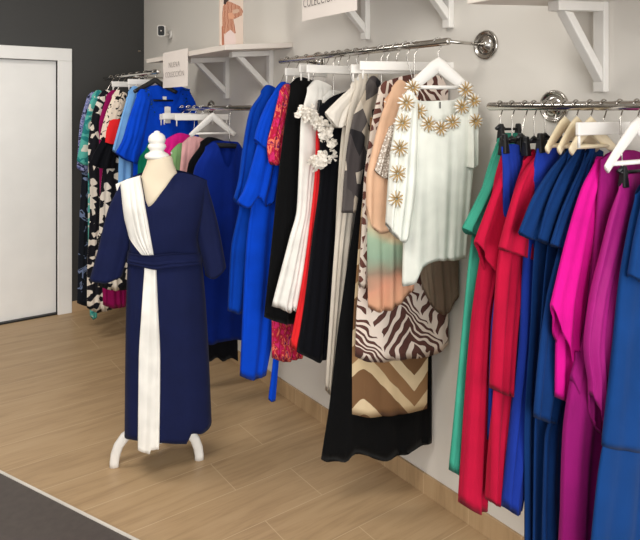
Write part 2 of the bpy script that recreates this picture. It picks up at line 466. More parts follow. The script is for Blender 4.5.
class Cloth:
    """a hanging tube of cloth: left and right edges, top line (nf = lower front neckline) and hem"""
    def __init__(s, pl, L, R, top, hem, nf=None, th=.022, thz=None, folds=5, amp=.011, d0=0., NU=44, NV=44, neck=.5, seed=None, shrink=True):
        s.pl = pl; rnd = random.Random(seed if seed is not None else str(L)); s.d0 = d0; s.NU, s.NV = NU, NV
        un = lambda pts: [pl.un(*p) for p in pts]
        L, R = un(L), un(R); s.L = curve([(z, a) for a, z in L]); s.R = curve([(z, a) for a, z in R])
        s.top = curve(un(top)); s.nf = curve(un(nf)) if nf else s.top; s.hem = curve(un(hem))
        s.hz = sum(z for a, z in un(hem))/len(hem); s.tz = max(z for a, z in un(top))
        s.th0 = th; s.thz = curve([(pl.un(pl_x(pl), py)[1], v) for py, v in thz]) if thz else None
        s.folds, s.amp, s.neck, s.shrink = folds, amp, neck, shrink
        s.ph = [rnd.uniform(0, 6.28) for _ in range(12)]
    def width(s, z):
        L, R = s.L(z), s.R(z); c = (L+R)/2; h = max(.006, (R-L)/2)
        th = s.thz(z) if s.thz else s.th0*(.75+.25*sm(s.tz, s.hz, z))
        if s.shrink:
            ks, kd = s.pl.jac(c); W = ks*h
            th = min(th, .75*W/kd); a = sqrt(max((W*W-(th*kd)**2), .2*W*W))/ks
            a = max(a, h*.5)
        else: a = h
        return c, a, th
    def surf(s, u, z, side, close=1.):
        c, a, th = s.width(z); e = max(0., 1-u*u)**.5; e = e**.7
        v = max(0., min(1., (s.tz-z)/max(.05, s.tz-s.hz)))
        p = s.ph if side > 0 else s.ph[6:]; k = s.folds
        rg = lambda x: 1.6*abs(sin(x/2))-1.0
        wv = .8*(.55+.45*sin(2.1*u+p[1]+v))*rg(1.15*k*pi*(u+.13*sin(2.7*u+p[2])+.05*sin(3*v+p[5]))+p[5]+.7*sin(1.7*v+p[0]))+.35*sin(k*pi*(u+.06*sin(4*v+p[0]))/1.0+p[1]+.8*sin(2.2*v+p[2]))+.3*sin(2.3*k*u+p[3]+1.4*v)+.25*sin(.55*k*pi*u+p[4]-1.1*v)
        f = min(s.amp, .75*th)*(.25+.75*min(1., v*1.3))*wv*e
        return c+a*u, s.d0+close*(side*th*e+f)
    def front(s, a, z):
        c, h, th = s.width(z); u = max(-1, min(1, (a-c)/h)); return s.surf(u, z, 1)[1]
    def grid(s):
        V = []; UV = []; rows = s.NV+1; cols = []
        for i in range(s.NU+1): cols.append((-cos(pi*i/s.NU), 1))
        for i in range(s.NU-1, 0, -1): cols.append((-cos(pi*i/s.NU), -1))
        for u, side in cols:
            tf = s.nf if side > 0 else s.top
            def fix(fn, z):
                for _ in range(8):
                    c, a, th = s.width(z); z = .5*z+.5*fn(c+a*u)
                return z
            zt = fix(tf, s.tz); zh = fix(s.hem, s.hz)
            if zt < zh+.01: zt = zh+.01
            c, a, th = s.width(zt); nk = max(0, min(1, (s.top(c+a*u)-s.nf(c+a*u))/.03)) if s.nf is not s.top else 0
            nk = max(nk, s.neck*0)
            col = []
            for j in range(rows):
                v = j/s.NV; v = v**1.25; z = zt+(zh-zt)*v
                cl = .12+.88*sqrt(sm(-.02, .09, zt-z)); cl = cl*(1-nk)+nk
                aa, d = s.surf(u, z, side, cl); col.append((aa, d, z))
            aa, d, z = col[-1]; c, a, th = s.width(z)
            col.append((c+(aa-c)*.9, s.d0+(d-s.d0)*.8, z+.012))
            for aa, d, z in col:
                V.append(s.pl.w(aa, d, z)); UV.append((aa if side > 0 else 1.3-aa, z))
        R = rows+1; n = len(cols)
        Fc = [(i*R+j, ((i+1) % n)*R+j, ((i+1) % n)*R+j+1, i*R+j+1) for i in range(n) for j in range(R-1)]
        return V, Fc, UV
    def build(s, name, mat, parent=None, origin=(0, 0, 0)):
        V, Fc, UV = s.grid(); return mesh(name, V, Fc, mat, parent, origin, UV, recalc=True)

def pl_x(pl):
    p = (pl.x0, pl.y0); t = p[0]*FW[0]+p[1]*FW[1]; return 320+F*(p[0]*RT[0]+p[1]*RT[1])/t

def panel(cl, L, R, top, hem, off=.006, pleats=0, pamp=.003, NU=14, NV=40, name='panel', mat=None, parent=None, horiz=False, thick=.004):
    """a layer of cloth lying on the front of another cloth"""
    pl = cl.pl; un = lambda pts: [pl.un(*p) for p in pts]
    Lc = curve([(z, a) for a, z in un(L)]); Rc = curve([(z, a) for a, z in un(R)]); T = curve(un(top)); H = curve(un(hem))
    V = []; UV = []
    for layer in (0, 1):
        for i in range(NU+1):
            u = i/NU
            def fix(fn, z):
                for _ in range(10): z = .5*z+.5*fn(Lc(z)+(Rc(z)-Lc(z))*u)
                return z
            zt = fix(T, un(top)[0][1]); zh = fix(H, un(hem)[0][1])
            for j in range(NV+1):
                z = zt+(zh-zt)*j/NV; a = Lc(z)+(Rc(z)-Lc(z))*u
                q = (j/NV if horiz else u)
                q = q+.05*sin(5*q+1)+.02*sin(13*q)
                d = cl.front(a, z)+off+pamp*(.55+.45*sin(7*q+2+1.5*j/NV))*abs(sin(pi*pleats*q+(.8*u if horiz else .9*j/NV)))-(thick if layer else 0)
                if i in (0, NU): d -= off*.6
                V.append(pl.w(a, d, z)); UV.append((a, z))
    R_ = NV+1; n = (NU+1)*R_; Fc = []
    for i in range(NU):
        for j in range(NV):
            q = (i*R_+j, (i+1)*R_+j, (i+1)*R_+j+1, i*R_+j+1); Fc.append(q); Fc.append(tuple(n+k for k in reversed(q)))
    for i in range(NU):
        for j in (0, NV): Fc.append((i*R_+j, n+i*R_+j, n+(i+1)*R_+j, (i+1)*R_+j))
    for j in range(NV):
        for i in (0, NU): Fc.append((i*R_+j, i*R_+j+1, n+i*R_+j+1, n+i*R_+j))
    return mesh(name, V, Fc, mat, parent, (0, 0, 0), UV)

# ------------------------------------------------------------------ hangers
def hanger(kind, pl, zr, label, wd=.19, drop=.075, slope=.10, grp=None, cl=None, off=0., hh=.021, lower=None):
    """with cl (a cloth) the hanger's shoulder follows the garment's top line from inside"""
    r = empty('clothes_hanger', pl.w(0, 0, zr-drop), label, 'hanger', grp or ('white hangers' if kind != 'clip' else 'black clip hangers'))
    W = lambda a, d, z: pl.w(a, d, zr+z)
    R = .0175
    pts = [W(R*cos(an), 0, R*sin(an)) for an in [radians(-20+200*i/12) for i in range(13)]]
    # hook: over the rod on one side, swings back to the middle and down to the hanger
    pts = [W(R*cos(radians(170-i*210/14)), 0, .0+R*sin(radians(170-i*210/14))) for i in range(15)]
    if cl:
        a0, z0 = cl.span; c0 = (a0[0]+a0[1])/2; h0 = (a0[1]-a0[0])/2
        cs = max(a0[0]+.25*h0, min(a0[1]-.25*h0, 0.)); drop = max(.04, zr-cl.top(cs)-.004)
        wd = h0*.86; cen = c0
        if kind == 'clip': drop = max(.05, drop-.022)
    else: cs = cen = 0.
    pts += [W(.006, 0, -.026), W(0, 0, -.034), W(cs*.9, 0, -drop+.012), W(cs, 0, -drop-.006)]
    MB().tube(pts, .0022, 8).build('hook', chrome, r, smooth=True)
    mat = {'wood': whitepaint, 'bar': whitepaint, 'clip': blackplastic, 'dark': blackplastic, 'cream': creamwood}[kind]
    if cl and kind in ('wood', 'dark', 'cream'):
        pts = []; rad = []; n = 12
        for i in range(n+1):
            a = cen-wd+2*wd*i/n; pts.append(W(a, cl.d0, cl.top(a)-.024-zr)); rad.append(.014)
        MB().tube(pts, rad, 12, flat=.35, up=(0, 0, 1)).build('shoulder', mat, r, smooth=True)
    elif kind in ('wood', 'dark', 'cream'):
        n = 9; V = []; th = .0075
        m = MB(); pts = []; rad = []
        for i in range(-n, n+1):
            q = i/n; a = wd*q; z = -drop-.012-slope*(abs(q)**1.15)*1.0+.012*(1-abs(q))**4
            pts.append(W(a, .010*abs(q)**2, z)); rad.append(hh*(1-.35*abs(q)))
        m.tube(pts, rad, 12, flat=.40, up=(0, 0, 1)); m.build('shoulder', mat, r, smooth=True)
        lw = lower or drop+slope
        m = MB().tube([W(-wd*.82, .005, -lw), W(wd*.82, .005, -lw)], .004+hh*.12, 10); m.build('lower_bar', mat, r, smooth=True)
    elif kind == 'bar':
        m = MB()
        Pn = []
        for z0 in (-drop-.036, -drop):
            for a, d in ((-wd, -.006), (wd, -.006), (wd, .006), (-wd, .006)): Pn.append(W(a+off, d, z0))
        m.hexa(Pn); m.build('bar', mat, r, bevel=.003)
        for sgn in (-1, 1):
            MB().tube([W(off+sgn*wd*.93, 0, -drop-.03), W(off+sgn*wd*.93, .0, -drop-.07)], .004, 8).build('peg', mat, r, smooth=True)
    else:
        m = MB().tube([W(cen-wd, 0, -drop-.004), W(cen+wd, 0, -drop-.004)], .0045, 10)
        m.tube([W(cs-.02, 0, -drop-.002), W(cs, 0, -drop+.010), W(cs+.02, 0, -drop-.002)], .006, 8)
        m.build('crossbar', mat, r, smooth=True)
        for sgn in (-1, 1):
            c = cen+sgn*wd*.80; Pn = []
            for z0, w0, d0 in ((-drop-.046, .012, .012), (-drop+.014, .008, .006)):
                for a, d in ((-w0, -d0), (w0, -d0), (w0, d0), (-w0, d0)): Pn.append(W(c+a, d, z0))
            MB().hexa(Pn).build('clip', mat, r, bevel=.003)
    return r

def hook_y(k, px):
    r = ray(px, 110); return RAIL[k][0]*r[1]/r[0]

def garment(kind, k, px, deg, label, cat, group, pieces, mat, hang='wood', hlabel=None, hk={}, y0=None, zoff=0):
    """pieces: [(part name, Cloth arguments, material or None)]; one piece = one mesh"""
    x, zr = RAIL[k]; pl = Plane(x, y0 if y0 else hook_y(k, px), deg)
    cls = [(nm, Cloth(pl, **kw), mt or mat) for nm, kw, mt in pieces]
    zb = min(c.hz for _, c, _ in cls); base = pl.w(0, 0, zb)
    if len(cls) == 1:
        root = cls[0][1].build(kind, cls[0][2], None, base); tag(root, label, cat, group)
    else:
        root = empty(kind, base, label, cat, group)
        for nm, c, mt in cls: c.build(nm, mt, root)
    if hang:
        c0 = cls[0][1]; ps = [pl.un(*p) for p in pieces[0][1]['top']]
        c0.span = ((ps[0][0], ps[-1][0]), ps[0][1])
        fit = hk.pop('fit', hang in ('wood', 'dark', 'clip'))
        hanger(hang, pl, zr, hlabel, cl=c0 if fit else None, **hk)
    return root, pl, [c for _, c, _ in cls]

# ------------------------------------------------------------------ fabrics
teal = fab('teal_crepe', (58, 148, 124)); red = fab('red_crepe', (180, 16, 54)); royal = fab('royal_crepe', (26, 52, 146))
navy = fab('navy_crepe', (12, 50, 104)); magenta = fab('magenta_crepe', (206, 16, 134)); plum = fab('plum_crepe', (138, 18, 100)); plum2 = fab('plum_satin', (154, 26, 112), .6)
petrol = fab('petrol_crepe', (14, 58, 116)); bright = fab('bright_blue_crepe', (0, 64, 190)); deepb = fab('deep_blue_crepe', (0, 58, 158))
cobalt = fab('cobalt_jersey', (8, 38, 128)); black = fab('black_crepe', (7, 7, 8)); inky = fab('ink_crepe', (9, 10, 16)); white = fab('white_crepe', (236, 232, 224))
ivory = fab('ivory_linen', (232, 232, 222)); beige = fab('beige_crepe', (220, 210, 195)); scarlet = fab('scarlet_crepe', (226, 40, 44))
peach = fab('peach_chiffon', (224, 182, 150), .7); brownsheer = print_noise('brown_chiffon', [(0, (96, 76, 62)), (.5, (122, 102, 86)), (.65, (142, 124, 106))], 5, (1, 1, 1), 1, 2, False)
leaf = print_leaf('leaf_print', (92, 60, 54), (228, 212, 200)); giraffe = print_giraffe('giraffe_print', (222, 208, 194), (104, 66, 58), 30, .13)
chev = print_chevron('chevron_print', [(0, (122, 90, 62)), (.40, (212, 188, 150)), (.58, (148, 112, 78)), (.80, (222, 200, 164))], .42, .10, .30, .05, .24)
n_ = N('scarf_print'); sx_ = n_.new('ShaderNodeSeparateXYZ'); n_.link(n_.uv(), sx_.inputs[0])
n_.base(n_.ramp(n_.math('ADD', n_.math('DIVIDE', n_.math('SUBTRACT', sx_.outputs[1], .84), .5), n_.math('MULTIPLY', n_.math('SUBTRACT', n_.noise(n_.uv(), 6, 2), .5), .45)),
    [(0, (216, 164, 130)), (.20, (208, 150, 124)), (.30, (150, 128, 110)), (.42, (142, 164, 142)), (.56, (156, 178, 152)), (.66, (218, 192, 156)), (.85, (222, 176, 140))], False)); scarf = fab_finish(n_)
pinkprint = print_noise('pink_red_print', [(0, (210, 44, 106)), (.42, (178, 30, 60)), (.54, (232, 116, 92)), (.62, (120, 20, 80)), (.70, (224, 60, 130))], 34, (1.6, .7, 1))
patch = print_cells('grey_patchwork', [(0, (92, 86, 84)), (.3, (190, 176, 158)), (.5, (78, 72, 72)), (.68, (206, 194, 178)), (.84, (44, 42, 44))], 13, (1.4, .8, 1))
bw = print_cells('black_white_print', [(0, (24, 24, 30)), (.5, (226, 216, 202)), (.84, (28, 28, 34))], 30)
leopard = print_noise('leopard_print', [(0, (30, 26, 26)), (.38, (222, 204, 184)), (.62, (36, 30, 30))], 24)
tealprint = print_noise('teal_print', [(0, (214, 210, 196)), (.42, (86, 172, 160)), (.55, (40, 128, 128)), (.68, (20, 50, 56))], 11)
lilac = print_noise('lilac_print', [(0, (44, 50, 78)), (.42, (150, 152, 196)), (.55, (96, 106, 160)), (.66, (180, 186, 210))], 30)
darkprint = print_noise('dark_floral', [(0, (22, 26, 34)), (.56, (110, 124, 156)), (.64, (30, 32, 40))], 14)
lightblue = fab('light_blue_crepe', (118, 168, 220)); burgundy = fab('burgundy_crepe', (142, 14, 82)); sage = fab('sage_crepe', (126, 166, 110)); blush = fab('blush_crepe', (222, 166, 166))
jade = fab('jade_crepe', (14, 120, 88)); hotpink = fab('hot_pink_crepe', (214, 30, 130)); navyjersey = fab('navy_jersey', (19, 26, 62), .8); offwhite = fab('off_white_chiffon', (236, 228, 216), .7)
sequin = N('silver_sequins'); v_ = sequin.new('ShaderNodeTexVoronoi'); v_.inputs['Scale'].default_value = 160; sequin.link(sequin.uv(), v_.inputs['Vector'])
sequin.base(sequin.ramp(v_.outputs['Distance'], [(0, (236, 228, 218)), (.45, (176, 160, 146))])); sequin.b.inputs['Metallic'].default_value = .4; sequin.b.inputs['Roughness'].default_value = .4; sequin = sequin.m
gold = plain('gold_beads', (186, 152, 96), .45, .15)

G4 = 'clothes on the near rail'; G3 = 'clothes on the middle rail'; G2 = 'clothes on the low rail'; G1 = 'clothes on the far rail'
def K(L, R, top, hem, **k): return dict(L=L, R=R, top=top, hem=hem, **k)

# ------------------------------------------------------------------ near rail
garment('hanging_dress', 4, 500, 0, 'teal green dress hanging nearest the rail end, wall side of the red dresses', 'dress', G4, [
 ('body', K([(497, 140), (484, 180), (472, 235), (462, 330), (449, 470)], [(522, 142), (520, 300), (480, 472)], [(497, 139), (505, 133), (515, 133), (522, 140)], [(449, 470), (465, 476), (480, 472)], th=.02), None),
 ('sleeve', K([(494, 146), (480, 185), (459, 227)], [(514, 150), (497, 200), (480, 232)], [(494, 145), (503, 138), (514, 146)], [(458, 227), (470, 235), (480, 234)], th=.02, d0=.014, folds=3), None)],
 teal, 'clip', 'black clip hanger holding the teal green dress at the rail end', dict(wd=.10))
garment('hanging_dress', 4, 512, 0, 'long red dress at the front of the near rail, lower hem nearly on the floor', 'dress', G4, [
 ('body', K([(499, 158), (484, 240), (471, 330), (459, 503)], [(522, 160), (508, 250), (492, 310), (487, 503)], [(499, 157), (510, 148), (522, 158)], [(459, 503), (473, 508), (487, 502)], th=.034, folds=3, amp=.008), None),
 ('sleeve', K([(500, 156), (482, 200), (467, 240)], [(518, 160), (507, 230), (492, 292)], [(500, 155), (507, 149), (518, 157)], [(466, 238), (478, 262), (491, 293)], th=.02, d0=.03, folds=3), None)],
 red, 'clip', 'black clip hanger holding the long red dress', dict(wd=.11))
garment('hanging_dress', 4, 525, 0, 'royal blue dress squeezed between the two red dresses', 'dress', G4, [
 ('body', K([(501, 148), (503, 175), (503, 230), (491, 330), (488, 440)], [(524, 148), (524, 300), (508, 445)], [(501, 147), (512, 144), (524, 147)], [(488, 440), (498, 444), (508, 443)], th=.014), None)],
 royal, 'clip', 'black clip hanger holding the royal blue dress between the reds', dict(wd=.11))
garment('hanging_dress', 4, 534, 0, 'red dress with flared cape sleeve and tunic layer over a narrow skirt', 'dress', G4, [
 ('tunic', K([(522, 165), (507, 220), (498, 262), (493, 330), (490, 388)], [(548, 160), (534, 260), (522, 330), (516, 391)], [(522, 162), (534, 149), (548, 157)], [(490, 388), (503, 393), (516, 391)], th=.026, folds=3), None),
 ('cape_sleeve', K([(530, 152), (517, 170), (507, 192), (497, 225), (491, 247)], [(540, 150), (536, 200), (528, 258)], [(529, 152), (534, 147), (540, 152)], [(490, 246), (505, 252), (528, 260)], th=.022, d0=.028, folds=3), None),
 ('skirt', K([(502, 360), (493, 392), (488, 497)], [(520, 360), (513, 392), (500, 503)], [(502, 352), (511, 350), (520, 352)], [(488, 499), (494, 504), (500, 502)], th=.018, folds=2), None)],
 red, 'clip', 'black clip hanger holding the red dress with cape sleeve', dict(wd=.11))
garment('hanging_dress', 4, 545, 0, 'long royal blue dress hanging between red and dark navy ones', 'dress', G4, [
 ('body', K([(536, 150), (528, 200), (522, 280), (520, 330), (511, 420), (502, 507)], [(562, 150), (556, 300), (545, 330), (535, 420), (521, 508)], [(536, 149), (545, 146), (562, 150)], [(502, 506), (512, 511), (521, 507)], th=.024, folds=3), None)],
 royal, 'clip', 'black clip hanger holding the long royal blue dress', dict(wd=.11))
garment('hanging_dress', 4, 555, 0, 'dark navy dress with short flared sleeves right beside the long royal blue dress', 'dress', G4, [
 ('body', K([(560, 156), (546, 200), (535, 240), (530, 330), (524, 440), (525, 600)], [(585, 150), (580, 300), (568, 420), (560, 600)], [(560, 154), (570, 144), (585, 150)], [(525, 590), (540, 594), (560, 594)], th=.012), None),
 ('sleeve', K([(563, 150), (546, 170), (529, 197), (515, 232)], [(572, 150), (560, 190), (540, 241)], [(562, 149), (567, 143), (573, 149)], [(514, 231), (525, 238), (540, 241)], th=.013, d0=.012, folds=3), None)],
 navy, 'clip', 'black clip hanger holding the first navy dress', dict(wd=.10))
garment('hanging_dress', 4, 564, 0, 'dark navy dress with short flared sleeves, middle one of three navy garments', 'dress', G4, [
 ('body', K([(568, 156), (556, 200), (548, 240), (540, 330), (534, 440), (532, 600)], [(592, 150), (588, 300), (578, 420), (570, 600)], [(568, 152), (578, 144), (592, 150)], [(532, 590), (550, 594), (570, 594)], th=.011), None),
 ('sleeve', K([(573, 149), (556, 175), (543, 205), (534, 238)], [(582, 150), (572, 190), (550, 245)], [(572, 148), (577, 143), (583, 149)], [(533, 237), (540, 242), (550, 246)], th=.013, d0=.012, folds=3), None)],
 navy, 'cream', 'cream wooden hanger holding the middle navy dress', dict(wd=.10, drop=.05, slope=.065))
garment('hanging_dress', 4, 576, 0, 'navy tunic dress beside the magenta one, last of three navy ones', 'dress', G4, [
 ('tunic', K([(584, 156), (570, 200), (558, 250), (546, 300), (538, 360), (533, 418)], [(604, 150), (600, 250), (580, 330), (556, 422)], [(584, 154), (590, 147), (604, 152)], [(533, 417), (545, 421), (556, 422)], th=.015, folds=3), None),
 ('sleeve', K([(584, 152), (568, 185), (555, 215), (546, 243)], [(592, 152), (580, 200), (562, 249)], [(583, 150), (588, 146), (593, 151)], [(545, 243), (553, 247), (562, 249)], th=.014, d0=.013, folds=3), None),
 ('skirt', K([(556, 400), (545, 440), (541, 600)], [(588, 400), (580, 440), (572, 600)], [(556, 392), (570, 388), (588, 392)], [(541, 592), (556, 595), (572, 595)], th=.016), None)],
 navy, 'cream', 'cream wooden hanger holding the last navy tunic dress', dict(wd=.10, drop=.05, slope=.065))
garment('hanging_dress', 4, 590, -4, 'bright magenta dress with a draped pointed wing', 'dress', G4, [
 ('wing', K([(588, 162), (575, 190), (560, 240), (545, 303)], [(604, 165), (594, 230), (580, 330)], [(587, 162), (594, 156), (605, 163)], [(545, 302), (556, 340), (565, 368), (580, 392)], th=.02, d0=.018, folds=4, amp=.01), None),
 ('body', K([(592, 180), (568, 300), (556, 345), (555, 398)], [(612, 180), (602, 300), (584, 400)], [(592, 166), (600, 158), (612, 164)], [(555, 397), (566, 401), (575, 405), (584, 402)], th=.016, folds=4), None)],
 magenta, 'cream', 'cream wooden hanger holding the bright magenta dress', dict(wd=.10, drop=.05, slope=.065))
garment('hanging_dress', 4, 604, -4, 'long plum dress hung on a white clip hanger next to magenta', 'dress', G4, [
 ('tunic', K([(600, 168), (592, 260), (583, 330), (570, 378)], [(644, 160), (640, 300), (614, 420)], [(600, 160), (612, 152), (630, 150), (644, 154)], [(570, 377), (581, 406), (595, 396), (612, 428)], th=.02, folds=6, amp=.011), None),
 ('skirt', K([(574, 360), (563, 440), (558, 600)], [(622, 360), (610, 440), (594, 600)], [(574, 352), (595, 345), (622, 350)], [(558, 594), (576, 597), (594, 597)], th=.03, folds=4), None)],
 plum, 'bar', 'white bar hanger holding the long plum dress', dict(wd=.12, drop=.045))
garment('hanging_dress', 4, 620, -4, 'plum satin dress with fluttering hem beside the petrol blue dress', 'dress', G4, [
 ('body', K([(618, 190), (609, 219), (601, 252), (589, 304), (584, 350), (588, 385)], [(652, 188), (640, 232), (622, 290), (616, 340), (612, 436)], [(618, 188), (628, 174), (652, 178)], [(583, 372), (592, 400), (600, 430), (612, 441)], th=.022, folds=5, amp=.01), None)],
 plum2, 'clip', 'black clip hanger holding the plum satin dress', dict(wd=.11, drop=.07))
garment('hanging_dress', 4, 637, -4, 'petrol blue layered dress, nearest on the rail and cut by the picture edge', 'dress', G4, [
 ('tunic', K([(634, 200), (620, 280), (614, 340), (609, 390), (602, 446)], [(690, 190), (690, 446)], [(634, 196), (650, 176), (690, 182)], [(602, 446), (640, 450), (690, 452)], th=.024, folds=4), None),
 ('sleeve', K([(638, 176), (630, 205), (622, 241), (617, 272)], [(676, 178), (664, 282)], [(637, 178), (646, 168), (676, 174)], [(616, 271), (628, 279), (664, 285)], th=.024, d0=.03, folds=3), None),
 ('skirt', K([(612, 425), (602, 450), (591, 545), (586, 600)], [(690, 425), (690, 600)], [(612, 420), (640, 415), (690, 420)], [(586, 598), (640, 604), (690, 602)], th=.022, folds=4), None)],
 petrol, 'wood', 'white wooden hanger holding the petrol blue dress', dict(wd=.15, drop=.05, slope=.10, fit=False))

# ------------------------------------------------------------------ middle rail
A = -25
rb, plb, clb = garment('hanging_blouse', 3, 440, A, 'white blouse with gold sunburst beading round the neckline and sleeve', 'blouse', G3, [
 ('body', K([(404, 98), (405, 150), (404, 200), (402, 285)], [(474, 100), (474, 150), (470, 200), (465, 258)], [(404, 94), (414, 98), (425, 101), (455, 100), (465, 95), (474, 98)], [(402, 286), (411, 283), (420, 267), (434, 259), (450, 259), (465, 257)], nf=[(404, 94), (410, 99), (418, 115), (428, 121), (438, 123), (450, 117), (459, 104), (465, 96), (474, 98)], th=.03, folds=5, amp=.007), None),
 ('sleeve', K([(401, 96), (394, 120), (388, 160), (384, 222)], [(416, 108), (414, 180), (406, 240)], [(401, 95), (407, 91), (416, 101)], [(383, 222), (392, 234), (400, 240), (407, 232)], th=.03, d0=.022, folds=3), None),
 ('sleeve', K([(464, 110), (464, 165)], [(477, 112), (476, 166)], [(464, 104), (470, 99), (477, 107)], [(464, 167), (470, 168), (476, 164)], th=.022, d0=.012, folds=2), None)],
 ivory, 'wood', 'large white wooden hanger holding the beaded white blouse', dict(wd=.118, drop=.078, slope=.085, fit=False, hh=.027), y0=1.57)
c_ = clb[0]; ring = []
for i in range(41):
    a_ = c_.span[0][0]+(c_.span[0][1]-c_.span[0][0])*(.08+.84*i/40); z_ = c_.nf(a_)
    ring.append(plb.w(a_, c_.front(a_, z_)+.001, z_))
MB().tube(ring, .0028, 8).build('neck_binding', plain('grey_binding', (138, 134, 122), .8), rb, smooth=True)
lp = [plb.w(*v) for v in ((.012, -.012, c_.top(.01)-.004), (.012, -.012, c_.top(.01)-.028))]
MB().tube(lp, .0022, 6).build('loop_cord', inky, rb, smooth=True)
def flower(px, py, cl, rad=.028):
    s, z = plb.un(px, py)
    d0 = max(c.front(s, z) for c in cl); o = plb.w(s, d0+.003, z)
    rnd = random.Random(px*3+py)
    B = lambda a, u, v, w: plb.w(s+rad*u, d0+.003+w, z+rad*v)
    m = MB(); n = 11
    for i in range(n):
        an = 2*pi*(i+rnd.uniform(-.2, .2))/n; L_ = rnd.uniform(.9, 1.2)
        m.tube([B(0, .16*cos(an), .16*sin(an), .004), B(0, .6*L_*cos(an), .6*L_*sin(an), .007), B(0, L_*cos(an), L_*sin(an), .003)], [.0022, .0024, .0010], 6)
    f = m.build('flower_applique', gold, rb, smooth=True)
    m = MB()
    for i in range(n):
        an = 2*pi*(i+.5)/n
        m.tube([B(0, .2*cos(an), .2*sin(an), .002), B(0, .8*cos(an), .8*sin(an), .004), B(0, 1.15*cos(an), 1.15*sin(an), .001)], [.002, .0042, .001], 6, flat=.4)
    m.build('petals', white, f, smooth=True)
for px, py in ((411, 88), (417, 111), (426, 124), (438, 128), (450, 122), (459, 107), (463, 90)): flower(px, py, clb[:1])
for px, py in ((402, 103), (398, 123), (395, 147), (393, 172), (392, 197)): flower(px, py, clb[1:2], .03)
for px, py in ((470, 101), (472, 121)): flower(px, py, clb[2:3], .026)

garment('hanging_blouse', 3, 0, A, 'peach chiffon blouse with scarf print body showing at the side of the beaded white blouse', 'blouse', G3, [
 ('body', K([(384, 110), (376, 160), (370, 200), (367, 240), (368, 308)], [(418, 110), (416, 200), (414, 290)], [(384, 100), (398, 86), (418, 98)], [(367, 307), (380, 311), (395, 306), (405, 296), (414, 289)], th=.018, folds=4), scarf),
 ('sleeve', K([(390, 90), (379, 118), (371, 150), (365, 182), (365, 204)], [(410, 92), (402, 150), (397, 222)], [(390, 88), (398, 80), (410, 87)], [(364, 203), (370, 226), (380, 232), (397, 223)], th=.022, d0=.016, folds=3), peach),
 ('cuff', K([(385, 128), (377, 150), (371, 170)], [(398, 128), (393, 150), (387, 178)], [(385, 127), (391, 124), (398, 127)], [(371, 169), (378, 176), (387, 178)], th=.016, d0=.042, folds=3), sequin)],
 peach, 'wood', 'white hanger holding the peach chiffon blouse', dict(wd=.15, drop=.06, slope=.09), y0=1.69)
garment('hanging_blouse', 3, 0, A, 'sheer brown blouse whose hem shows below the white blouse on the wall side', 'blouse', G3, [
 ('body', K([(414, 150), (418, 255), (424, 300)], [(464, 150), (464, 250), (463, 296)], [(414, 110), (435, 100), (464, 112)], [(424, 290), (430, 303), (437, 312), (445, 314), (455, 300), (463, 296)], th=.012, folds=5), brownsheer)],
 brownsheer, 'wood', 'white hanger holding the sheer brown blouse', dict(wd=.13, drop=.08, slope=.09), y0=1.735)
garment('hanging_dress', 3, 0, A, 'brown and white leaf print tunic with gathered hem', 'dress', G3, [
 ('body', K([(378, 95), (372, 140), (364, 200), (359, 280), (356, 320), (355, 356)], [(450, 95), (450, 260), (450, 320), (448, 346)], [(378, 90), (390, 80), (418, 74), (440, 76), (450, 90)], [(355, 356), (370, 361), (384, 360), (400, 358), (428, 355), (440, 350), (448, 344)], th=.02, folds=6, amp=.008), leaf),
 ('sleeve', K([(377, 90), (369, 130), (362, 185), (360, 230), (357, 283)], [(392, 90), (385, 140), (377, 200), (368, 284)], [(377, 88), (384, 81), (392, 87)], [(357, 283), (362, 286), (368, 284)], th=.015, d0=.022, folds=2, amp=.004), giraffe)],
 leaf, 'bar', 'long white bar hanger holding the leaf print tunic', dict(wd=.2, drop=.055, off=.05), y0=1.79)
garment('hanging_skirt', 3, 0, A, 'brown and cream chevron skirt showing below the leaf print tunic', 'skirt', G3, [
 ('body', K([(370, 130), (358, 250), (352, 362), (352, 413)], [(430, 130), (428, 355), (427, 407)], [(370, 118), (395, 110), (430, 120)], [(352, 414), (372, 416), (400, 413), (427, 408)], th=.014, folds=3, amp=.004), chev)],
 chev, 'bar', 'white bar hanger holding the chevron skirt', dict(wd=.15, drop=.065), y0=1.845)
garment('hanging_dress', 3, 0, A, 'long black dress with uneven hem behind the chevron skirt', 'dress', G3, [
 ('body', K([(372, 120), (358, 200), (348, 260), (338, 330), (330, 400), (321, 459)], [(432, 130), (436, 350), (436, 440)], [(372, 110), (392, 98), (432, 114)], [(321, 459), (328, 461), (344, 459), (353, 452), (365, 453), (374, 457), (383, 458), (394, 455), (404, 453), (411, 448), (425, 444), (436, 441)], th=.02, folds=5, amp=.012), black)],
 black, 'wood', 'white hanger holding the long black dress', dict(wd=.17, drop=.06, slope=.1), y0=1.88)
garment('hanging_blouse', 3, 0, -20, 'grey, cream and black patchwork blouse beside the giraffe print sleeve', 'blouse', G3, [
 ('body', K([(366, 110), (356, 200), (354, 300)], [(400, 110), (398, 300)], [(366, 100), (380, 86), (400, 98)], [(354, 298), (376, 302), (398, 300)], th=.014), inky),
 ('sleeve', K([(364, 88), (351, 118), (344, 160), (340, 212)], [(380, 90), (371, 140), (364, 205)], [(363, 86), (371, 76), (381, 84)], [(339, 212), (350, 211), (364, 206)], th=.024, d0=.02, folds=2), patch)],
 patch, 'wood', 'white hanger holding the patchwork blouse', dict(wd=.16, drop=.055, slope=.09), y0=1.975)
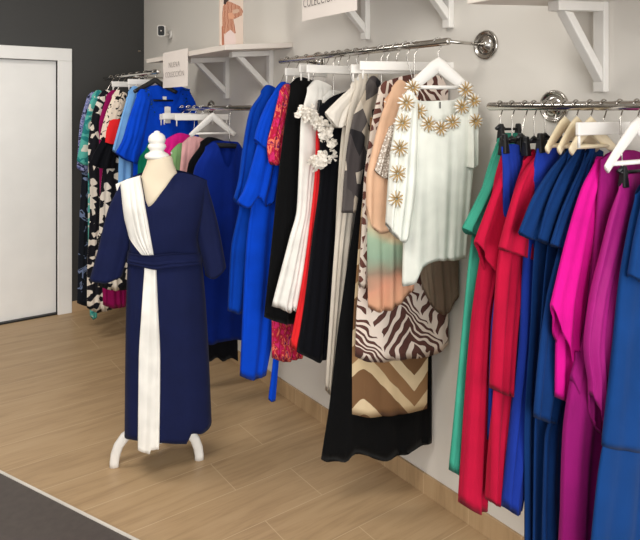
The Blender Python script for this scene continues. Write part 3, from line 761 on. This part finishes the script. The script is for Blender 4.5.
garment('hanging_dress', 3, 0, -16, 'pale beige long shirt dress, narrow strip reaching far below the patchwork blouse', 'dress', G3, [
 ('body', K([(357, 80), (347, 120), (339, 200), (335, 240), (330, 310), (325, 390)], [(378, 80), (366, 150), (352, 240), (344, 310), (334, 391)], [(357, 78), (365, 67), (378, 74)], [(325, 390), (330, 394), (334, 391)], th=.016, folds=3), beige)],
 beige, 'wood', 'white hanger holding the pale beige shirt dress', dict(wd=.16, drop=.05, slope=.09), y0=2.04)
garment('hanging_blouse', 3, 0, -12, 'cream blouse with wide draped collar', 'blouse', G3, [
 ('body', K([(350, 95), (342, 130), (338, 180), (335, 245)], [(370, 95), (366, 150), (360, 250)], [(350, 88), (358, 78), (370, 86)], [(335, 244), (346, 248), (360, 250)], th=.014), beige),
 ('collar', K([(348, 88), (336, 99), (323, 112)], [(366, 84), (355, 108), (346, 124)], [(347, 87), (354, 78), (366, 82)], [(322, 112), (336, 128), (347, 121)], th=.018, d0=.022, folds=3), offwhite)],
 offwhite, 'wood', 'white hanger holding the cream blouse with wide collar', dict(wd=.15, drop=.055, slope=.09), y0=2.10)
garment('hanging_dress', 3, 0, -8, 'ink black dress between the scarlet strip and the beige shirt dress', 'dress', G3, [
 ('body', K([(319, 108), (320, 170), (312, 240), (305, 300), (297, 352)], [(350, 100), (340, 180), (334, 260), (326, 358)], [(318, 109), (332, 97), (350, 90)], [(297, 352), (308, 357), (318, 361), (326, 358)], th=.02, folds=3), inky)],
 inky, 'bar', 'white bar hanger holding the ink black dress', dict(wd=.16, drop=.05), y0=2.16)
garment('hanging_dress', 3, 0, -4, 'scarlet dress seen as a thin strip beside the white ruffled dress', 'dress', G3, [
 ('body', K([(316, 130), (315, 168), (309, 230), (303, 275), (290, 345)], [(340, 120), (326, 168), (318, 250), (311, 310), (300, 350)], [(316, 122), (324, 106), (340, 112)], [(290, 345), (295, 350), (300, 349)], th=.012, folds=3), scarlet)],
 scarlet, 'clip', 'black clip hanger holding the scarlet dress', dict(wd=.1), y0=2.20)
rw, plw, clw = garment('hanging_dress', 3, 0, 0, 'white dress with a frilly ruffle down the front', 'dress', G3, [
 ('body', K([(307, 92), (301, 120), (299, 170), (297, 210), (290, 237), (272, 306)], [(332, 90), (330, 150), (320, 170), (314, 210), (307, 270), (300, 313)], [(307, 88), (316, 80), (332, 86)], [(271, 306), (280, 308), (288, 312), (291, 310), (300, 314)], th=.02, folds=4, amp=.008), white),
 ('strap', K([(320, 98), (318, 112)], [(338, 92), (336, 112)], [(320, 97), (328, 90), (338, 91)], [(318, 112), (327, 114), (336, 112)], th=.012, d0=.02, folds=2), white)],
 white, 'bar', 'white bar hanger holding the white ruffled dress', dict(wd=.15, drop=.045), y0=2.25)
m = MB(); rnd = random.Random(5)
path = [(303, 111), (310, 115), (318, 121), (325, 129), (331, 139), (331, 150), (326, 158), (316, 161), (324, 165)]
for i in range(190):
    q = rnd.uniform(0, len(path)-1.001); k = int(q); px = path[k][0]+(path[k+1][0]-path[k][0])*(q-k)+rnd.gauss(0, 3.8); py = path[k][1]+(path[k+1][1]-path[k][1])*(q-k)+rnd.gauss(0, 3.0)
    d_ = rnd.uniform(.05, .125); s_, z_ = Plane(plw.x0, plw.y0-d_, 0).un(px, py); R0 = rnd.uniform(.009, .019)
    tx, ty, ph = rnd.uniform(-1, 1), rnd.uniform(-1, 1), rnd.uniform(0, 6)
    V = [plw.w(s_, d_, z_)]; n = 16
    for ring in (.55, 1.0):
        for j in range(n):
            an = 2*pi*j/n; rr = R0*ring; wv = .35*R0*ring*sin(4*an+ph)
            V.append(plw.w(s_+rr*cos(an), d_+wv+tx*rr*cos(an)*.6+ty*rr*sin(an)*.6, z_+rr*sin(an)))
    Fc = [(0, 1+j, 1+(j+1) % n) for j in range(n)]+[(1+j, 1+n+j, 1+n+(j+1) % n, 1+(j+1) % n) for j in range(n)]
    m.add(V, Fc)
uvs = [(v[0]*3, v[2]*3) for v in m.V]
mesh('ruffle', m.V, m.F, offwhite, rw, uv=uvs)
garment('hanging_dress', 3, 0, 0, 'long black dress beside the pink and red printed one', 'dress', G3, [
 ('body', K([(290, 92), (284, 130), (279, 170), (271, 250), (264, 317)], [(316, 90), (312, 130), (308, 170), (302, 230), (300, 322)], [(290, 84), (300, 77), (316, 82)], [(264, 317), (275, 321), (290, 323), (300, 322)], th=.024, folds=3), black)],
 black, 'wood', 'white hanger holding the long black dress next to the pink print', dict(wd=.15, drop=.05, slope=.06), y0=2.33)
garment('hanging_dress', 3, 0, 0, 'pink and red printed dress between blue and black', 'dress', G3, [
 ('body', K([(290, 120), (277, 250), (272, 322), (272, 358)], [(312, 120), (310, 300), (303, 357)], [(290, 96), (298, 86), (312, 94)], [(272, 358), (285, 361), (303, 357)], th=.016), pinkprint),
 ('sleeve', K([(277, 94), (271, 120), (265, 147), (267, 163)], [(294, 92), (288, 130), (281, 163)], [(276, 93), (284, 84), (294, 90)], [(267, 162), (272, 165), (281, 164)], th=.02, d0=.018, folds=3), pinkprint)],
 pinkprint, 'bar', 'white bar hanger holding the pink and red printed dress', dict(wd=.12, drop=.05), y0=2.41)
garment('hanging_dress', 3, 0, 0, 'bright blue dress with tiered cape sleeve and hanging belt', 'dress', G3, [
 ('body', K([(266, 130), (254, 190), (246, 250), (242, 330), (240, 376)], [(292, 120), (284, 250), (274, 330), (266, 373)], [(266, 120), (278, 88), (292, 100)], [(240, 376), (252, 378), (266, 374)], th=.026, folds=3), None),
 ('sleeve', K([(270, 90), (261, 105), (252, 128), (249, 140)], [(288, 88), (279, 110), (268, 150)], [(270, 89), (278, 82), (288, 86)], [(249, 139), (258, 147), (268, 150)], th=.024, d0=.045, folds=3), None),
 ('cape', K([(264, 110), (253, 150), (241, 190), (234, 202)], [(284, 110), (277, 160), (271, 200)], [(264, 106), (272, 100), (284, 104)], [(233, 201), (244, 207), (253, 196), (262, 206), (271, 200)], th=.024, d0=.026, folds=3), None),
 ('belt', K([(271, 300), (270, 350), (265, 397)], [(279, 300), (276, 350), (272, 398)], [(271, 298), (275, 297), (279, 298)], [(265, 397), (268, 399), (272, 398)], th=.008, d0=.03, folds=1, amp=.002), None)],
 bright, 'wood', 'white hanger holding the bright blue tiered dress', dict(wd=.15, drop=.05, slope=.09), y0=2.49)
garment('hanging_dress', 3, 0, 0, 'deep blue chiffon dress, farthest on the middle rail', 'dress', G3, [
 ('body', K([(250, 130), (239, 210), (231, 250), (228, 311)], [(276, 130), (262, 250), (250, 312)], [(250, 118), (266, 92), (276, 104)], [(228, 311), (236, 313), (250, 312)], th=.02, folds=3), None),
 ('sleeve', K([(258, 94), (247, 112), (240, 150), (236, 180), (231, 199)], [(276, 92), (266, 150), (257, 205)], [(257, 93), (265, 85), (276, 90)], [(231, 199), (240, 206), (257, 205)], th=.024, d0=.024, folds=3), None)],
 deepb, 'wood', 'white hanger holding the deep blue chiffon dress', dict(wd=.15, drop=.05, slope=.09), y0=2.575)

# ------------------------------------------------------------------ low rail behind the mannequin
garment('hanging_dress', 2, 0, -14, 'cobalt blue wrap dress with V neck hanging behind the mannequin', 'dress', G2, [
 ('body', K([(205, 150), (194, 170), (188, 220), (188, 338)], [(243, 152), (246, 240), (244, 338)], [(205, 147), (215, 141), (238, 142), (243, 150)], [(188, 340), (210, 342), (228, 338), (244, 339)], nf=[(205, 147), (214, 142), (227, 167), (238, 143), (243, 150)], th=.04, folds=5, amp=.012), None)],
 cobalt, 'dark', 'black hanger holding the cobalt wrap dress', dict(wd=.14, drop=.06, slope=.06), y0=3.05)
garment('hanging_dress', 2, 0, -14, 'black dress with ragged hem behind the cobalt wrap dress', 'dress', G2, [
 ('body', K([(200, 146), (188, 165), (183, 210), (186, 356)], [(228, 146), (236, 250), (238, 360)], [(199, 143), (209, 137), (228, 142)], [(186, 356), (209, 360), (216, 356), (222, 360), (230, 357), (238, 361)], th=.025, folds=5), None)],
 inky, 'wood', 'broad white hanger holding the black dress on the low rail', dict(wd=.13, drop=.045, slope=.10, fit=False), y0=3.26)
garment('hanging_blouse', 2, 0, -14, 'blush pink blouse between sage and black on the low rail', 'blouse', G2, [
 ('body', K([(182, 146), (178, 200), (178, 260)], [(208, 142), (206, 262)], [(181, 144), (192, 136), (208, 140)], [(178, 260), (192, 263), (206, 262)], th=.02), None)],
 blush, 'bar', 'white bar hanger holding the blush pink blouse', dict(wd=.16, drop=.035), y0=3.40)
garment('hanging_blouse', 2, 0, -14, 'sage green blouse right behind the mannequin neck', 'blouse', G2, [
 ('body', K([(171, 154), (167, 200), (167, 280)], [(196, 148), (195, 282)], [(170, 152), (181, 143), (196, 147)], [(167, 280), (180, 283), (195, 282)], th=.02), None)],
 sage, 'wood', 'white hanger holding the sage green blouse', dict(wd=.13, drop=.07, slope=.08), y0=3.50)
garment('hanging_blouse', 2, 0, -14, 'hot pink blouse behind the mannequin neck cap', 'blouse', G2, [
 ('body', K([(160, 146), (152, 158), (151, 240)], [(192, 138), (190, 242)], [(158, 147), (168, 138), (180, 133), (192, 136)], [(151, 240), (170, 243), (190, 242)], th=.02), None)],
 hotpink, 'bar', 'white bar hanger holding the hot pink blouse', dict(wd=.16, drop=.03), y0=3.59)
garment('hanging_dress', 2, 0, -14, 'jade green dress at the far end of the low rail', 'dress', G2, [
 ('body', K([(144, 148), (137, 162), (136, 220), (136, 300)], [(170, 144), (170, 302)], [(143, 147), (153, 140), (170, 143)], [(136, 300), (152, 303), (170, 302)], th=.025), None)],
 jade, 'bar', 'white bar hanger holding the jade green dress', dict(wd=.14, drop=.035), y0=3.69)

# ------------------------------------------------------------------ far rail
rv, plv, clv = garment('hanging_blouse', 1, 0, 0, 'royal blue blouse facing out on black hanger below the paper sign', 'blouse', G1, [
 ('body', K([(139, 95), (134, 130), (132, 240)], [(190, 92), (196, 105), (199, 150), (199, 240)], [(138, 93), (150, 86), (160, 85), (175, 85), (189, 89)], [(132, 240), (165, 243), (199, 240)], nf=[(138, 93), (148, 89), (151, 99), (158, 107), (168, 108), (177, 101), (181, 88), (189, 89)], th=.03, folds=5), None),
 ('sleeve', K([(135, 97), (127, 120), (121, 140), (114, 153)], [(150, 100), (144, 130), (136, 164)], [(135, 95), (140, 89), (150, 96)], [(113, 152), (125, 160), (136, 164)], th=.03, d0=.022, folds=3), None),
 ('price_tag', K([(162, 108), (162, 123)], [(168, 108), (168, 123)], [(162, 107), (165, 106.5), (168, 107)], [(162, 123), (165, 123.2), (168, 123)], th=.002, d0=.042, folds=1, amp=0, shrink=False), whitepaint),
 ('neck_label', K([(163, 97), (163, 101)], [(168, 97), (168, 101)], [(163, 96.5), (165, 96.4), (168, 96.5)], [(163, 101), (165, 101), (168, 101)], th=.002, d0=-.022, folds=1, amp=0, shrink=False), whitepaint)],
 bright, 'dark', 'black hanger holding the royal blue blouse under the paper sign', dict(wd=.14, drop=.05, slope=.065, fit=False, hh=.018, lower=.178), y0=3.76)
m = MB(); rnd = random.Random(9)
for side, cx_ in ((0, 144), (1, 183)):
    for i in range(34):
        py = 89+26*rnd.random(); px = cx_+(py-89)*(.28 if side == 0 else -.05)+rnd.gauss(0, 2.0)
        s_, z_ = plv.un(px, py); o_ = plv.w(s_, max(clv[0].front(s_, z_), .03)+.006, z_); r_ = rnd.uniform(.003, .006)
        m.add([(o_[0]+r_*dx_, o_[1]+r_*dy_, o_[2]+r_*dz_) for dx_, dy_, dz_ in ((1, 0, 0), (-1, 0, 0), (0, 1, 0), (0, -1, 0), (0, 0, 1), (0, 0, -1))],
              [(0, 2, 4), (2, 1, 4), (1, 3, 4), (3, 0, 4), (2, 0, 5), (1, 2, 5), (3, 1, 5), (0, 3, 5)])
m.build('beading', plain('dark_teal_beads', (16, 60, 96), .25), rv)
garment('hanging_blouse', 1, 0, 0, 'light blue blouse beside the royal blue blouse', 'blouse', G1, [
 ('body', K([(126, 110), (119, 150), (118, 187)], [(152, 100), (150, 190)], [(126, 98), (138, 88), (152, 95)], [(118, 186), (134, 189), (150, 189)], th=.02), None),
 ('sleeve', K([(127, 94), (120, 118), (111, 151)], [(142, 94), (137, 120), (131, 160)], [(126, 93), (133, 86), (142, 91)], [(111, 150), (122, 158), (131, 160)], th=.02, d0=.02, folds=3), None)],
 lightblue, 'bar', 'white bar hanger holding the light blue blouse', dict(wd=.12, drop=.04), y0=3.92)
garment('hanging_dress', 1, 0, 0, 'long black and cream print dress with leopard sleeve and red panel', 'dress', G1, [
 ('body', K([(112, 110), (104, 160), (100, 200), (98, 286)], [(136, 100), (130, 290)], [(112, 102), (122, 92), (136, 98)], [(98, 286), (114, 290), (130, 289)], th=.02), bw),
 ('sleeve', K([(111, 98), (104, 116), (98, 140)], [(126, 96), (120, 138)], [(110, 97), (117, 90), (126, 94)], [(98, 139), (108, 143), (120, 139)], th=.02, d0=.02, folds=2), leopard),
 ('panel', K([(107, 122), (104, 132), (103, 142)], [(118, 119), (118, 142)], [(107, 121), (112, 119), (118, 119)], [(103, 142), (110, 144), (118, 142)], th=.01, d0=.045, folds=2, amp=.002), scarlet),
 ('cuff', K([(100, 140), (93, 152), (88, 164)], [(118, 138), (113, 168)], [(100, 138), (108, 135), (118, 137)], [(88, 163), (100, 168), (113, 168)], th=.018, d0=.03, folds=3), inky)],
 bw, 'wood', 'white hanger holding the leopard sleeve dress', dict(wd=.15, drop=.05, slope=.08), y0=4.06)
garment('hanging_dress', 1, 0, 0, 'burgundy dress squeezed among prints on the far rail', 'dress', G1, [
 ('body', K([(106, 98), (99, 125), (100, 200), (103, 305)], [(128, 96), (128, 200), (127, 306)], [(105, 97), (113, 90), (128, 94)], [(103, 305), (115, 308), (127, 306)], th=.02), None)],
 burgundy, 'bar', 'white bar hanger holding the burgundy dress', dict(wd=.13, drop=.045), y0=4.21)
garment('hanging_dress', 1, 0, 0, 'black and white print dress beside the teal blouse', 'dress', G1, [
 ('body', K([(98, 98), (92, 115), (88, 150), (90, 200), (87, 280), (87, 309)], [(118, 96), (116, 200), (112, 310)], [(97, 97), (105, 90), (118, 94)], [(87, 308), (98, 312), (112, 309)], th=.02), None)],
 bw, 'wood', 'white hanger holding the black and white print dress', dict(wd=.15, drop=.05, slope=.08), y0=4.36)
garment('hanging_jumpsuit', 1, 0, 0, 'teal printed jumpsuit with narrow leg nearly touching the floor', 'jumpsuit', G1, [
 ('body', K([(94, 110), (88, 160), (88, 250)], [(112, 100), (108, 252)], [(94, 98), (101, 92), (112, 97)], [(88, 250), (98, 252), (108, 251)], th=.02), None),
 ('sleeve', K([(91, 96), (84, 120), (76, 160)], [(105, 96), (98, 130), (92, 165)], [(91, 95), (97, 90), (105, 94)], [(75, 160), (83, 165), (92, 166)], th=.02, d0=.02, folds=2), None),
 ('leg', K([(90, 240), (89, 290), (90, 316)], [(100, 240), (98, 290), (97, 317)], [(90, 236), (95, 234), (100, 236)], [(90, 316), (93, 319), (97, 317)], th=.018, folds=2), None)],
 tealprint, 'wood', 'white hanger holding the teal printed jumpsuit', dict(wd=.15, drop=.05, slope=.08), y0=4.49)
garment('hanging_dress', 1, 0, 0, 'lilac and dark floral dress nearest the charcoal wall', 'dress', G1, [
 ('body', K([(88, 110), (82, 170), (79, 230), (77, 304)], [(106, 100), (102, 306)], [(88, 100), (96, 94), (106, 99)], [(77, 303), (88, 306), (102, 305)], th=.02), darkprint),
 ('sleeve', K([(86, 98), (79, 125), (76, 168)], [(100, 97), (95, 130), (90, 172)], [(86, 97), (92, 92), (100, 96)], [(75, 167), (83, 172), (90, 172)], th=.02, d0=.02, folds=2), lilac)],
 lilac, 'wood', 'white hanger holding the lilac floral dress', dict(wd=.14, drop=.05, slope=.08), y0=4.64)

# ------------------------------------------------------------------ mannequin and its dress
MX, MY = 1.063, 2.70
pm = Plane(MX, MY, -27)
body = K([(121, 183), (125, 215), (130, 240), (128, 262), (126, 340), (125, 438)], [(207, 182), (203, 215), (198, 240), (202, 262), (208, 340), (212, 430)],
         [(120, 183), (130, 178), (141, 173), (151, 171), (170, 170), (180, 171), (194, 175), (208, 181)],
         [(125, 433), (135, 429), (165, 428), (180, 430), (188, 430), (193, 421), (203, 424), (212, 421)],
         nf=[(120, 183), (130, 178), (141, 174), (146, 188), (151, 203), (165, 188), (179, 172), (194, 175), (208, 181)],
         thz=[(170, .045), (185, .085), (208, .125), (225, .125), (258, .10), (300, .12), (360, .12), (440, .13)], folds=3, amp=.012, NU=48, NV=60, shrink=False, seed=3)
cd = Cloth(pm, **body)
dr = empty('evening_dress', pm.w(0, 0, cd.hz), 'navy dress with white shoulder drape and white front panel worn by the mannequin', 'dress')
cd.build('body', navyjersey, dr)
cs = Cloth(pm, [(119, 186), (108, 210), (98, 250), (90, 279)], [(134, 200), (131, 240), (122, 276)], [(118, 187), (124, 180), (134, 188)], [(90, 279), (106, 280), (122, 276)], th=.055, d0=.0, folds=2, amp=.006, NV=40, shrink=False, seed=4)
cs.build('sleeve', navyjersey, dr)
cs = Cloth(pm, [(190, 196), (195, 230), (205, 272)], [(207, 184), (217, 220), (226, 266)], [(190, 184), (198, 177), (208, 184)], [(205, 274), (214, 276), (226, 267)], th=.055, d0=.0, folds=2, amp=.006, shrink=False, seed=6)
cs.build('sleeve', navyjersey, dr)
panel(cd, [(116, 185), (120, 205), (127, 228), (137, 242), (147, 252)], [(142, 175), (147, 195), (151, 215), (155, 240), (157, 254)],
      [(116, 184), (129, 178), (142, 174)], [(140, 249), (148, 251), (157, 250)], .010, 6, .007, NU=60, NV=40, name='shoulder_drape', mat=white, parent=dr)
panel(cd, [(147, 266), (145, 300), (142, 350), (141, 448)], [(159, 266), (161, 300), (163, 350), (162, 446)],
      [(146, 260), (152, 260), (158, 260)], [(141, 436), (153, 437), (154.5, 433), (162, 433)], .010, 2, .010, NU=30, NV=50, name='front_panel', mat=white, parent=dr)
panel(cd, [(127.5, 246), (127, 264)], [(202, 248), (203, 266)], [(127, 249), (150, 249), (175, 247), (203, 251)], [(127, 260), (145, 261), (160, 263), (180, 261), (203, 261)], .022, 4, .007, NU=40, NV=24, name='waist_band', mat=navyjersey, parent=dr, horiz=True)

mq = empty('mannequin', (MX, MY, 0), 'cream torso mannequin with white turned neck cap on curved white feet', 'mannequin')
# torso: rings inside the dress, neck rising out of it
V = []; Fc = []; n = 40; rows = []
neckx = pm.un(160, 160)[0]
prof = [(156, .046, .042), (157, .052, .047), (158.5, .055, .050), (164, .060, .053), (170, .071, .057), (175, .080, .056), (180, .098, .058), (186, .125, .064), (196, .145, .080), (210, .155, .100), (225, .150, .105), (245, .135, .085), (262, .128, .080), (285, .14, .09), (310, .145, .095), (330, .12, .08)]
for py, hw, hd in prof:
    z = pm.un(161, py)[1]; cx_ = neckx if py < 180 else neckx+(pm.un(163, 200)[0]-neckx)*min(1, (py-180)/20)
    for k in range(n):
        an = 2*pi*k/n; V.append(pm.w(cx_+hw*cos(an), hd*sin(an)*1.0, z))
m_ = len(prof)
Fc = [(i*n+k, i*n+(k+1) % n, (i+1)*n+(k+1) % n, (i+1)*n+k) for i in range(m_-1) for k in range(n)]+[tuple(range(n)), tuple((m_-1)*n+k for k in range(n))]
mcream = wall_mat('cream_mannequin_cloth', (226, 210, 184), .75)
mesh('torso', V, Fc, mcream, mq)
c0 = pm.w(pm.un(157, 150)[0], 0, 0)
zt = lambda py: pm.un(158.5, py+1.5)[1]
pr = [(.048, zt(157)), (.0535, zt(156)), (.0535, zt(153.5)), (.047, zt(152)), (.034, zt(150.5)), (.030, zt(149)), (.034, zt(148)), (.041, zt(145.5)), (.038, zt(143)), (.032, zt(142)), (.036, zt(141)), (.039, zt(138)), (.035, zt(134.5)), (.024, zt(132)), (.013, zt(131)), (.012, zt(129.8)), (.004, zt(129.2))]
MB().lathe((c0[0], c0[1], 0), pr).build('neck_cap', plain('white_gloss_wood', (238, 234, 226), .35, vary=.01), mq, smooth=True)
MB().tube([pm.w(0, 0, .16), pm.w(0, 0, .62)], .018, 14).build('pole', whitepaint, mq, smooth=True)
for deg in (0, 180, 270):
    an = radians(deg); pts = []
    for r_, z_ in ((.0, .165), (.05, .168), (.10, .158), (.14, .132), (.168, .095), (.182, .055), (.187, .02), (.187, .0)):
        pts.append(pm.w(r_*cos(an)-.012, r_*sin(an), z_))
    MB().tube(pts, [.024, .024, .0235, .023, .022, .0215, .0205, .021], 12, flat=.6).build('leg', whitepaint, mq, smooth=True)

# ------------------------------------------------------------------ light, sky, camera
def area(name, loc, rot, sx, sy, power, col=(1, 1, 1)):
    l = bpy.data.lights.new(name, 'AREA'); l.shape = 'RECTANGLE'; l.size = sx; l.size_y = sy; l.energy = power; l.color = col
    o = bpy.data.objects.new(name, l); o.location = loc; o.rotation_euler = rot; C.objects.link(o); return o
area('shop_window_daylight', (-.6, -2.9, 1.6), (radians(90), 0, 0), 4.2, 2.6, 150, (1, .985, .96))
area('ceiling_lamp', (-.2, 1.2, 2.97), (0, 0, 0), 1.2, .6, 30, (1, .96, .9))
area('ceiling_lamp', (-.2, 3.4, 2.97), (0, 0, 0), 1.2, .6, 30, (1, .96, .9))
w = bpy.data.worlds.new('daylight'); bpy.context.scene.world = w; w.use_nodes = True
bg = w.node_tree.nodes['Background']; bg.inputs[0].default_value = (.93, .97, 1, 1); bg.inputs[1].default_value = 1.1

cam = bpy.data.cameras.new('camera'); co = bpy.data.objects.new('camera', cam); C.objects.link(co)
co.location = (0, 0, EYE); co.rotation_euler = (radians(90), 0, -YAW)
cam.sensor_fit = 'HORIZONTAL'; cam.sensor_width = 36; cam.lens = F/640*36; cam.shift_y = -160/640; cam.clip_start = .05
sc = bpy.context.scene; sc.camera = co
sc.view_settings.view_transform = 'Standard'; sc.view_settings.look = 'None'; sc.view_settings.exposure = 0.27; sc.view_settings.gamma = 1.0
sc.view_settings.use_curve_mapping = False
